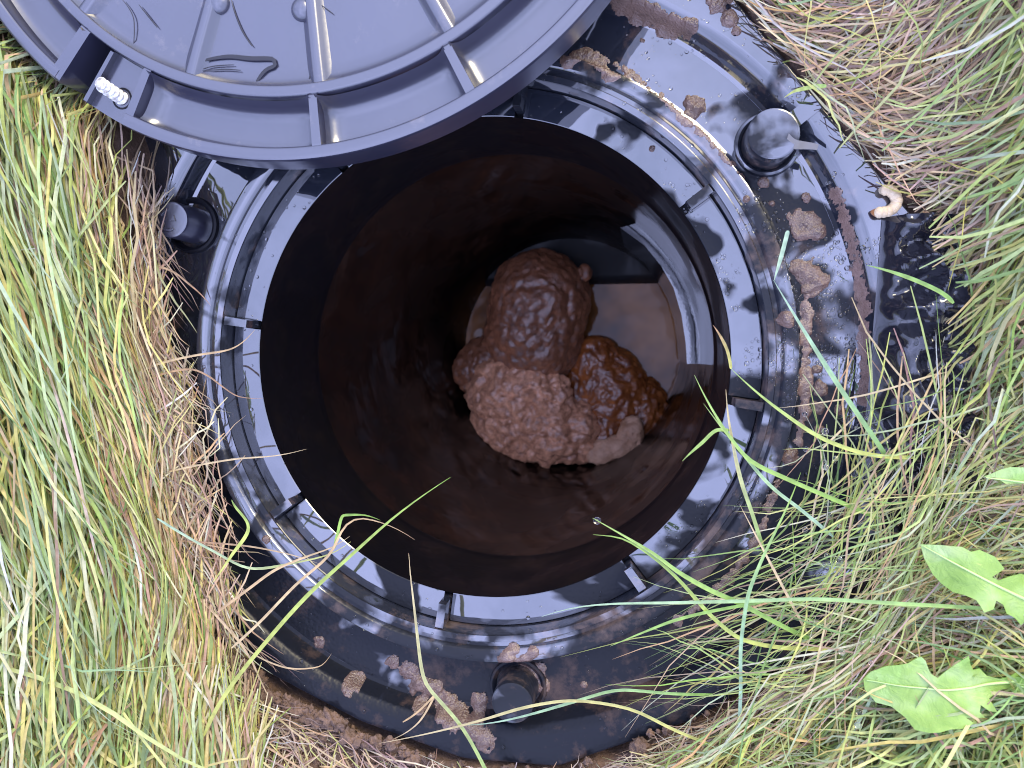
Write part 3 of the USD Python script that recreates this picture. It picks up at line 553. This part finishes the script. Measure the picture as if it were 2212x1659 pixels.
def grow(name, poly_px, N, anchors, L, W, mix, spread, layer, arch, tip, seed, S=9, curve=1.2, keep_in=.02, label=None, material='grass_green', fold=.3, lmin_clear=-.03):
    g = np.random.default_rng(seed); poly = Polygon(UU(poly_px, .03)[:, :2]); shapely.prepare(poly)
    lo, hi = np.array(poly.bounds[:2]), np.array(poly.bounds[2:]); pts = np.zeros((0, 2))
    while len(pts) < N*2:
        q = g.uniform(lo, hi, (N*3, 2)); q = q[shapely.contains_xy(poly, q[:, 0], q[:, 1])]
        q = q[np.hypot(q[:, 0], q[:, 1])-r_clear(q[:, 0], q[:, 1]) > lmin_clear]; pts = np.vstack([pts, q])
    f = field(anchors); p = pts[:N*2]; n0 = len(p)
    Ls = g.uniform(*L, n0); a = g.normal(0, spread, n0); bend = g.normal(0, curve, n0); wig = g.uniform(0, 6.3, n0)
    kink = np.where(g.random(n0) < .30, g.normal(0, .7, n0), 0); kp = g.integers(2, S-1, n0)
    path = [p]; ang0 = None
    for i in range(S-1):
        v = f(path[-1]); an = np.arctan2(v[:, 1], v[:, 0])+a+bend*(i/(S-1)-.4)*.5+.12*np.sin(wig+i)+np.where(i >= kp, kink, 0)
        path.append(path[-1]+np.stack([np.cos(an), np.sin(an)], 1)*(Ls/(S-1))[:, None])
    XY = np.stack(path, 1); back = XY[:, S//3][:, None]-XY[:, :1]; XY = XY-back*.9
    r = np.hypot(XY[..., 0], XY[..., 1]); rc = r_clear(XY[..., 0], XY[..., 1])
    inside = (rc-r).max(1); ok = inside < keep_in*g.uniform(.15, 1.0, n0)**1.0
    XY = XY[ok][:N]; n1 = len(XY); s = np.linspace(0, 1, S)
    lay = g.uniform(*layer, n1)[:, None]; ar = g.uniform(*arch, n1)[:, None]; tp = g.uniform(*tip, n1)[:, None]
    z = gz(XY[..., 0], XY[..., 1]); zs_ = z.copy()
    for _ in range(2): zs_[:, 1:-1] = np.maximum((zs_[:, :-2]+zs_[:, 1:-1]+zs_[:, 2:])/3, zs_[:, 1:-1]-.004)
    Z = zs_+lay+ar*np.sin(PI*s)[None]+tp*s[None]**2
    und = np.hypot(XY[..., 0]-LC_TO[0], XY[..., 1]-LC_TO[1]) < .253; Z = np.where(und, np.minimum(Z, LZ-.030), Z)
    P = np.concatenate([XY, Z[..., None]], 2)
    P[:, 1:-1, :2] += g.normal(0, .0006, (n1, S-2, 2))
    Wd = g.uniform(*W, n1)*.86
    v, fc = ribbons(P, Wd, fold, seed=seed)
    col = np.repeat(palette(g, n1, mix), S*3, 0)
    return v, fc, col
def plant(name, parts, material, label, cat):
    v, f = cat_meshes([(a, b) for a, b, c in parts]); c = np.vstack([c for a, b, c in parts])
    return obj(name, (v, f), material, smooth=True, colors=c, label=label, cat=cat, kind='stuff')
LEFT = [(40, 200, .35, 1), (160, 300, .30, 1), (250, 500, .12, 1), (60, 700, .38, 1), (180, 750, .35, 1), (300, 700, .15, 1), (100, 1000, .40, 1), (220, 1000, .42, 1), (330, 1050, .50, 1), (400, 1200, .50, 1), (460, 1350, .30, 1), (470, 1500, .02, 1), (440, 1640, -.25, 1), (320, 1300, .25, 1), (300, 1500, .05, 1), (150, 1300, .15, 1), (150, 1550, .02, 1), (20, 1250, .15, 1), (30, 1600, .10, 1)]
mat_poly = [(60, 120), (200, 230), (330, 330), (330, 560), (345, 760), (400, 960), (400, 1120), (470, 1270), (510, 1400), (560, 1530), (540, 2000), (200, 2000), (230, 1400), (150, 1000), (100, 600), (20, 300)]
out_poly = [(-450, -300), (120, 60), (200, 300), (230, 600), (220, 900), (260, 1150), (300, 1400), (300, 2050), (-450, 2050)]
lg = [grow('', out_poly, 3600, LEFT, (.14, .30), (.0017, .0032), (.9, 2.4, 1.5, 4.6, .1), .12, (.004, .030), (.004, .030), (-.004, .01), 101, curve=.6, S=12),
      grow('', mat_poly, 420, LEFT, (.12, .26), (.0014, .0026), (.3, 4, 2.0, 1.5, 0), .25, (.012, .030), (.004, .020), (-.004, .01), 102, keep_in=.03, curve=.8, S=12),
      grow('', [(-60, 1150), (250, 1300), (330, 1500), (330, 1900), (-300, 1900)], 1100, LEFT, (.05, .14), (.0016, .0030), (1, 2.4, 4, 3, .1), .50, (.006, .034), (.004, .03), (-.01, .02), 103)]
wide_poly = [(110, 150), (330, 320), (340, 760), (400, 960), (400, 1120), (470, 1270), (520, 1400), (570, 1530), (540, 2000), (250, 2000), (260, 1500), (190, 1150), (130, 700), (90, 300)]
ls = [grow('', wide_poly, 3900, LEFT, (.14, .32), (.0012, .0022), (7, 3.4, .5, .2, .5), .09, (.004, .024), (.000, .010), (-.006, .004), 104, keep_in=.02, curve=.45, S=12),
      grow('', [(300, 330), (350, 700), (420, 1000), (420, 1180), (500, 1330), (470, 1400), (360, 1100), (300, 800), (280, 400)], 600, LEFT, (.05, .13), (.0009, .0018), (4, .8, 0, 0, 3), .40, (-.006, .012), (.0, .008), (-.02, .002), 105, keep_in=.04, curve=.7, lmin_clear=-.02),
      grow('', [(330, 800), (440, 900), (470, 1250), (380, 1200), (330, 1000)], 170, [(400, 900, .6, 1), (420, 1000, .3, 1), (430, 1150, .5, 1)], (.04, .10), (.0008, .0016), (4, 0.4, 0, 0, 4), .9, (-.004, .014), (.0, .012), (-.01, .004), 106, keep_in=.06, curve=1.3, lmin_clear=-.05)]
plant('green_grass', lg, 'grass_green', 'long pale green and yellow grass combed downwards left of the chamber', 'grass')
plant('dry_grass', ls, 'grass_dry', 'matted straw coloured grass along the left edge of the frame', 'dry grass')
RT = [(1700, 40, .8, .5), (1800, 150, 1, .35), (1900, 60, 1, -.3), (1950, 200, 1, .12), (1850, 280, 1, .35), (2000, 330, 1, .2), (1920, 420, 1, .45), (2100, 250, .8, -.4), (2150, 60, .4, -1), (2100, 500, .5, -.8), (2050, 620, -.5, 1), (2150, 700, .3, -1), (2050, 900, -.55, 1), (1950, 1000, -.7, 1), (2150, 1050, .3, -1), (2400, 500, .2, -1), (2400, 0, .3, -1), (1750, -200, 1, .3)]
right_poly = [(1640, -250), (1600, 0), (1785, 225), (1905, 390), (1990, 480), (2035, 620), (1990, 850), (1960, 1050), (2600, 1080), (2600, -300)]
RB_ = [(2150, 1200, -1, -.1), (1950, 1150, -.6, .8), (1850, 1200, -.5, .8), (1750, 1350, -.8, .2), (1900, 1350, -1, -.05), (2050, 1350, -1, -.05), (1600, 1500, -1, .25), (1800, 1520, -1, .25), (2000, 1500, -1, .15), (2150, 1450, -.8, .4), (1400, 1620, -1, .3), (1700, 1640, -.8, .5), (1950, 1640, -.5, .8), (2150, 1640, -.4, .9), (2400, 1300, -1, .2)]
low_poly = [(2050, 950), (1990, 1150), (1880, 1340), (1760, 1450), (1580, 1570), (1450, 1630), (1400, 1760), (2600, 2050), (2600, 950)]
rg_ = [grow('', [(2150, -250), (2150, 100), (2160, 350), (2110, 600), (2090, 900), (2600, 1000), (2600, -300)], 1000, RT, (.06, .15), (.0012, .0026), (2, 3.4, 3, 2, .1), .45, (.006, .036), (.004, .03), (-.005, .02), 201, keep_in=.02),
       grow('', right_poly, 170, RT, (.05, .12), (.0010, .0018), (.6, 4, 3, .6, 0), .8, (.008, .025), (.004, .02), (-.005, .01), 202, keep_in=.02),
       grow('', low_poly, 1900, RB_, (.06, .17), (.0009, .0020), (2.6, 3.6, 3.0, 2.6, .1), .55, (.006, .028), (.002, .020), (-.008, .010), 203, keep_in=.014, curve=.8),
       grow('', [(1960, 1500), (2250, 1380), (2600, 1400), (2600, 2000), (1700, 2000), (1750, 1620)], 1300, RB_, (.05, .14), (.0014, .0026), (.6, 2.4, 5, 3, 0), .55, (.010, .036), (.004, .03), (-.005, .02), 207, keep_in=.01)]
rs_ = [grow('', right_poly, 6000, RT, (.05, .13), (.0009, .0019), (6.5, .7, .05, 0, 4.2), .42, (-.003, .016), (.000, .008), (-.004, .006), 204, keep_in=.008, lmin_clear=0, curve=.5),
       grow('', low_poly, 3300, RB_, (.05, .13), (.0008, .0017), (7, 1.6, .2, .2, 1.2), .75, (-.002, .020), (.000, .012), (-.006, .006), 205, keep_in=.014, curve=.6),
       grow('', [(470, 1480), (600, 1500), (800, 1590), (1000, 1655), (1215, 1675), (1480, 1560), (1520, 1660), (1500, 2000), (450, 2000)], 1500, [(600, 1600, 1, .4), (900, 1640, 1, .1), (1200, 1660, .3, 1), (1400, 1600, 1, -.4)], (.02, .08), (.0007, .0015), (4.5, .3, 0.1, 0, 5), .9, (-.004, .010), (.000, .008), (-.004, .004), 206, keep_in=.012, lmin_clear=0, curve=.7)]
web = grow('', [(1800, 850), (2080, 800), (2100, 1100), (1950, 1350), (1750, 1500), (1560, 1480), (1680, 1250)], 230, [(1900, 900, -.6, 1), (1800, 1050, -.55, 1), (1750, 1250, -.8, .5), (1650, 1400, -1, .1), (1950, 1100, -.7, .8)], (.08, .20), (.0007, .0015), (2.2, 2.5, 4.5, 1.2, .4), .55, (.008, .030), (.002, .018), (-.008, .006), 208, keep_in=.115, curve=.8, lmin_clear=-.09)
plant('green_grass', rg_, 'grass_green', 'fresh green grass growing right of the chamber and at lower right', 'grass')
plant('dry_grass', rs_, 'grass_dry', 'fine tangled straw and roots right of and below the frame', 'dry grass')
plant('grass_stems', [web], 'grass_green', 'loose web of thin stems lying over the lower right of the frame', 'grass stems')
if FARGRASS:
    far = [grow('', [(-900, -800), (3100, -800), (3100, 2500), (-900, 2500)], 12000, [(-500, 500, .3, 1), (2800, 500, .3, -1), (1000, 2600, -1, .3), (1000, -1500, 1, .2)], (.07, .18), (.002, .0042), (2, 2, 4, 2, .3), .8, (.002, .03), (.004, .03), (-.004, .02), 301, S=6, lmin_clear=.17)]
    plant('green_grass', far, 'grass_green', 'rough turf growing further out on all sides of the chamber', 'grass')

# single stems that reach over the frame, each a thing of its own
def stem(pxs, zs, w, c0, c1, label, cat='grass blade', name='grass_blade', mt='grass_green', group=None, n=28, fold=.35):
    pts = np.array([U(x, y, z) for (x, y), z in zip(pxs, zs if np.ndim(zs) else [zs]*len(pxs))])
    P = spline(pts, n); sm = P.copy()
    for _ in range(1): sm[1:-1] = (P[:-2]+2*P[1:-1]+P[2:])/4
    v, f = ribbons(sm[None], np.array([w*1.15]), fold, seed=len(names))
    s = np.linspace(0, 1, n)[:, None]; col = (np.array(c0)*(1-s)+np.array(c1)*s)*GRASS_GAIN
    col = col*(1+.12*np.sin(s*37+len(names)))
    return obj(name, (v, f), mt, smooth=True, colors=np.repeat(col, 3, 0), label=label, cat=cat, group=group)
G1, G2, Y1, ST, S2, PA, RU = (.27, .44, .09), (.36, .52, .13), (.52, .52, .13), (.62, .48, .26), (.50, .34, .17), (.40, .55, .36), (.42, .24, .13)
stem([(1925, 1010), (1911, 981), (1849, 889), (1747, 731), (1671, 605)], [.02, .028, .034, .032, .026], .0024, G1, PA, 'long straight green blade over the right seat, tip near the mud splats')
stem([(1702, 498), (1690, 545), (1672, 606)], [.020, .021, .022], .0022, PA, PA, 'short pale blade tip standing above the right ring')
stem([(1976, 988), (1900, 985), (1798, 957), (1692, 892), (1579, 796)], [.024, .030, .034, .034, .028], .0020, Y1, G2, 'bent green yellow blade running from right grass to the right ledge')
stem([(1579, 797), (1572, 760), (1560, 733), (1540, 702)], [.028, .026, .024, .020], .0016, Y1, RU, 'reddish withered blade tip above the right end of the ledge', cat='blade tip')
stem([(1900, 1120), (1774, 1067), (1690, 1030), (1620, 995), (1576, 943), (1545, 896), (1500, 810)], [.02, .03, .036, .04, .04, .038, .034], .0022, G1, G2, 'arching green blade whose tip points up inside the opening at right')
stem([(1650, 1190), (1624, 1107), (1600, 1036), (1583, 957), (1572, 890), (1568, 841)], [.016, .03, .038, .038, .034, .030], .0021, G2, ST, 'upright blade with straw tip at the right ledge edge')
stem([(1576, 930), (1555, 928), (1515, 958), (1474, 996)], [.036, .036, .032, .026], .0018, G2, G2, 'small side blade pointing down left into the opening')
stem([(1800, 1160), (1730, 1101), (1668, 1053), (1600, 975), (1520, 872)], [.018, .03, .036, .038, .034], .0018, PA, G2, 'pale thin blade crossing two others at the right ledge')
stem([(2150, 1316), (1980, 1306), (1798, 1295), (1627, 1298), (1458, 1302), (1330, 1304), (1249, 1311), (1170, 1332)], [.05, .05, .048, .044, .040, .034, .028, .022], .0018, G1, PA, 'long horizontal green blade reaching left over the lower ledge')
stem([(1760, 1385), (1695, 1355), (1593, 1301), (1524, 1270), (1456, 1230), (1420, 1201), (1352, 1160), (1280, 1119)], [.02, .03, .04, .044, .044, .042, .038, .034], .0025, G1, G2, 'bright green blade with a dew drop on its tip over the opening')
stem([(1800, 1400), (1716, 1401), (1606, 1383), (1541, 1335), (1456, 1242), (1393, 1191), (1335, 1160), (1281, 1155)], [.02, .028, .036, .04, .042, .04, .036, .030], .0022, Y1, G1, 'twin green blade curling left just below the dewy blade')
stem([(1596, 1580), (1600, 1495), (1600, 1400), (1613, 1297), (1634, 1236), (1702, 1092), (1730, 1020)], [.02, .03, .04, .05, .052, .04, .026], .0019, PA, G1, 'stout green blade curving upwards across the lower right ring')
stem([(1075, 1720), (1047, 1659), (993, 1564), (950, 1514), (916, 1470), (900, 1360), (888, 1256), (883, 1195)], [.02, .022, .030, .034, .038, .040, .040, .036], .0028, G2, ST, 'bent straw stem rising from the bottom edge, kinked at the mud mass', cat='straw stem', name='straw_stem')
stem([(440, 1590), (472, 1523), (581, 1379), (670, 1280), (757, 1201), (860, 1110), (973, 1031)], [.05, .054, .058, .058, .056, .05, .04], .0022, Y1, G1, 'long green blade from lower left pointing up into the opening')
stem([(340, 1120), (383, 1147), (460, 1190), (547, 1229), (640, 1215), (718, 1195), (758, 1170)], [.05, .048, .044, .040, .038, .036, .030], .0018, PA, Y1, 'yellow green blade sagging over the lower left ring')
stem([(500, 1080), (506, 1092), (537, 1143), (500, 1200), (458, 1260)], [.03, .034, .040, .046, .048], .0020, G2, Y1, 'kinked green blade forming an arrow shape left of the ring')
stem([(470, 1322), (540, 1270), (598, 1229), (660, 1203), (718, 1182), (756, 1158)], [.044, .044, .042, .038, .034, .030], .0016, S2, ST, 'thin straw arching right over the lower left ring', cat='straw stem', name='straw_stem')
stem([(500, 1400), (560, 1345), (640, 1262), (718, 1190), (745, 1135), (772, 1118), (800, 1122), (896, 1166)], [.046, .046, .044, .042, .040, .038, .034, .026], .0015, ST, S2, 'straw with a hooked tip over the lower left opening', cat='straw stem', name='straw_stem')
stem([(722, 1185), (730, 1150), (742, 1113), (775, 1112), (822, 1124)], [.040, .040, .038, .036, .030], .0016, G1, G1, 'small green hooked blade standing on the lower left ledge')
stem([(410, 1170), (520, 1178), (615, 1195), (690, 1218)], [.03, .03, .024, .018], .0012, RU, ST, 'rusty straw lying across the ring at lower left', cat='straw stem', name='straw_stem')
stem([(310, 800), (342, 786), (420, 768), (496, 755), (551, 712)], [.03, .026, .020, .014, .010], .0013, ST, S2, 'pale straw reaching over the left ring, upper one of two', cat='straw stem', name='straw_stem')
stem([(300, 830), (340, 811), (410, 797), (450, 812), (479, 834), (520, 858), (568, 861)], [.03, .026, .020, .016, .014, .012, .008], .0012, S2, RU, 'curved straw over the left ledge pad with its tip at the opening', cat='straw stem', name='straw_stem')
stem([(360, 1020), (393, 1012), (455, 1000), (513, 991), (590, 985), (662, 970)], [.03, .028, .024, .020, .014, .008], .0011, ST, ST, 'thin wavy straw pointing right into the opening at left', cat='straw stem', name='straw_stem')
stem([(335, 574), (370, 585), (410, 615), (430, 632), (455, 660)], [.02, .016, .010, .008, .006], .0013, S2, RU, 'short brown straw on the left ring below the bolt', cat='straw stem', name='straw_stem')
stem([(1540, 1500), (1458, 1499), (1352, 1490), (1250, 1513), (1147, 1543), (1060, 1562), (996, 1567)], [.02, .03, .038, .038, .034, .028, .022], .0021, G1, PA, 'green blade arching left over the bottom bolt')
stem([(1540, 1610), (1458, 1578), (1350, 1528), (1249, 1513), (1147, 1525), (1040, 1556), (941, 1581), (818, 1606)], [.02, .03, .040, .044, .042, .034, .026, .020], .0021, Y1, ST, 'yellow straw arching over the bottom bolt beside the green blade', cat='straw stem', name='straw_stem')
stem([(1650, 1300), (1593, 1310), (1458, 1340), (1390, 1366), (1318, 1396)], [.04, .042, .038, .030, .022], .0020, G1, G2, 'bright green blade tip pointing down left below the lower ledge')
stem([(1785, 186), (1758, 187), (1725, 194), (1694, 211)], [.020, .018, .014, .010], .0020, G2, Y1, 'short yellow green blade beside the right bolt clip')
stem([(2060, 655), (2044, 639), (1993, 612), (1935, 590), (1872, 573)], [.03, .03, .028, .024, .016], .0020, G1, G2, 'short green blade over the black plastic sheet')
stem([(1745, 1370), (1645, 1180), (1598, 1090)], [.02, .034, .030], .0013, ST, ST, 'pale thin straw slanting over the lower right ring', cat='straw stem', name='straw_stem')
stem([(870, 1560), (900, 1540), (940, 1500), (905, 1560), (840, 1600)], [.012, .010, .008, .006, .004], .0012, S2, ST, 'forked root fibre left of the bottom bolt', cat='root fibre', name='root_fibre')
stem([(500, 1360), (560, 1420), (640, 1445), (690, 1440), (716, 1412)], [.03, .026, .022, .02, .016], .0012, ST, S2, 'curled straw hanging over the lower left flange', cat='straw stem', name='straw_stem')
# dew
c = U(1290, 1125, .0352); m = trimesh.creation.icosphere(3, .0022); m.apply_translation(c)
obj('dew_drop', m, 'clear_water', smooth=True, label='clear dew drop on the tip of a green blade over the opening', cat='dew drop')
g = np.random.default_rng(12); px = np.r_[g.uniform(1750, 2250, 150), g.uniform(-20, 350, 40)]; py = np.r_[g.uniform(900, 1680, 150), g.uniform(1100, 1680, 40)]
q = UU(np.c_[px, py], .03); q[:, 2] = gz(q[:, 0], q[:, 1])+g.uniform(.018, .045, len(q))
obj('dew_drops', drops(q, g.uniform(.0008, .0021, len(q)), 1.), 'clear_water', smooth=True, label='round dew drops hanging in the grass', cat='dew drops', kind='stuff')

# ---- dandelion
def leaf_pts(crop): return [(1456+.342*x, 1092+.342*y) for x, y in crop]
leafA = leaf_pts([(1590, 270), (1690, 252), (1800, 250), (1850, 275), (1900, 262), (1990, 300), (2040, 370), (1960, 420), (2000, 440), (2080, 415), (2150, 405), (2212, 430), (2300, 470), (2420, 560), (2500, 720), (2420, 740), (2330, 680), (2212, 690), (2170, 740), (2070, 660), (2030, 590), (1980, 560), (1960, 610), (1900, 630), (1880, 590), (1860, 560), (1740, 530), (1640, 440), (1600, 350)])
leafB = leaf_pts([(1230, 1150), (1270, 1090), (1350, 1030), (1400, 1010), (1470, 985), (1540, 930), (1570, 960), (1600, 1040), (1640, 1060), (1700, 1000), (1800, 890), (1820, 950), (1850, 1000), (1900, 1000), (1960, 1060), (2040, 1080), (2140, 1040), (2200, 1060), (2200, 1140), (2060, 1150), (1960, 1190), (2010, 1270), (1950, 1255), (1900, 1220), (1890, 1260), (1930, 1300), (1860, 1300), (1800, 1290), (1860, 1330), (1780, 1350), (1700, 1350), (1560, 1370), (1440, 1310), (1300, 1280), (1235, 1210)])
leafC = leaf_pts([(2080, 1140), (2150, 1085), (2230, 1060), (2330, 1075), (2420, 1120), (2500, 1130), (2500, 1160), (2400, 1180), (2300, 1215), (2200, 1200), (2120, 1175)])
leafD = [(2138, 1036), (2170, 1018), (2210, 1010), (2260, 1008), (2320, 1020), (2380, 1050), (2370, 1065), (2300, 1052), (2240, 1046), (2180, 1048)]
dan = thing('dandelion', 'dandelion plant with broad jagged light green leaves at the lower right', 'dandelion', U(2330, 1250, .02))
def leaf(px, z, axis_px, bend, seed):
    P = UU(px, z)[:, :2]; rgl = np.random.default_rng(seed); Pd = []
    for a_, b_ in zip(P, np.roll(P, -1, 0)):
        k_ = max(1, int(np.hypot(*(b_-a_))/.0045)); nv = np.array([b_[1]-a_[1], a_[0]-b_[0]])/(np.hypot(*(b_-a_))+1e-9)
        for i_ in range(k_): Pd.append(a_+(b_-a_)*i_/k_+(nv*rgl.normal(0, .0011) if i_ else 0))
    P = np.array(Pd); A, B = UU(axis_px, z)[:, :2]; ax = (B-A)/np.linalg.norm(B-A); nx_ = np.array([-ax[1], ax[0]]); Ln = np.linalg.norm(B-A)
    tri = trimesh.creation.triangulate_polygon(Polygon(P).buffer(0), engine='earcut')
    v, f = trimesh.remesh.subdivide_to_size(np.c_[tri[0], np.zeros(len(tri[0]))], tri[1], .0022, max_iter=14)
    tm_ = trimesh.Trimesh(v, f); tm_.merge_vertices(); v, f = tm_.vertices, tm_.faces
    v = np.array(v); a = (v[:, :2]-A)@ax/Ln; b = (v[:, :2]-A)@nx_
    zz = lambda a, b, x, y: z+bend*np.sin(PI*np.clip(a, 0, 1.2))-.010*(1-a)**3*(a < 1)+3.0*b**2*0+.16*np.abs(b)+.009*(fbm(np.stack([x, y, 0*x], -1)*48, 2, seed)-.5)+.10*b*np.sin(a*9+seed)
    v[:, 2] = zz(a, b, v[:, 0], v[:, 1])
    lf = obj('leaf', (np.vstack([v, v-[0, 0, .0004]]), np.vstack([f, f[:, ::-1]+len(v)])), 'dandelion_leaf', dan, smooth=True)
    t = np.linspace(.02, 1.0, 24); c = A+ax*(t*Ln)[:, None]
    pts = np.c_[c, zz(t, 0*t, c[:, 0], c[:, 1])+.0004]
    obj('vein', tube(pts, np.linspace(.0003, .0009, 24), 6), 'leaf_vein', lf, smooth=True)
leaf(leafA, .047, [leafA[0], (2250, 1310)], .008, 1)
leaf(leafB, .047, [leafB[0], (2200, 1468)], .008, 2)
leaf(leafC, .050, [leafC[0], (2310, 1478)], .005, 3)
leaf(leafD, .050, [leafD[0], (2360, 1055)], .004, 4)

# ---- soil crumbs round the frame edge
g = np.random.default_rng(21); base_ico = trimesh.creation.icosphere(2, 1.); bv, bf = np.array(base_ico.vertices), np.array(base_ico.faces)
vs, N = [], 900
th = np.radians(np.r_[g.normal(-118, 11, 780), g.normal(-62, 9, 60), g.normal(60, 4, 60)]); d = np.r_[np.abs(g.normal(0, .018, 900))-.006]
rc = np.interp(th % (2*PI), np.r_[TH, 2*PI], np.r_[RCL, RCL[0]])+d; x, y = rc*np.cos(th), rc*np.sin(th)
sz = np.clip(.0017*np.exp(g.normal(0, .55, N)), .0007, .0052)
for i in range(N):
    s = 1+1.3*(fbm(bv*2.1+i*7.3, 3, i % 50)-.5)*2
    vs.append(bv*s[:, None]*sz[i]*[1, 1, .75]+[x[i], y[i], float(gz(x[i], y[i]))+sz[i]*.3])
obj('soil_crumbs', (np.vstack(vs), (bf[None]+(np.arange(N)*len(bv))[:, None, None]).reshape(-1, 3)), 'crumb', smooth=True, label='loose brown soil crumbs along the frame edge', cat='soil crumbs', kind='stuff')
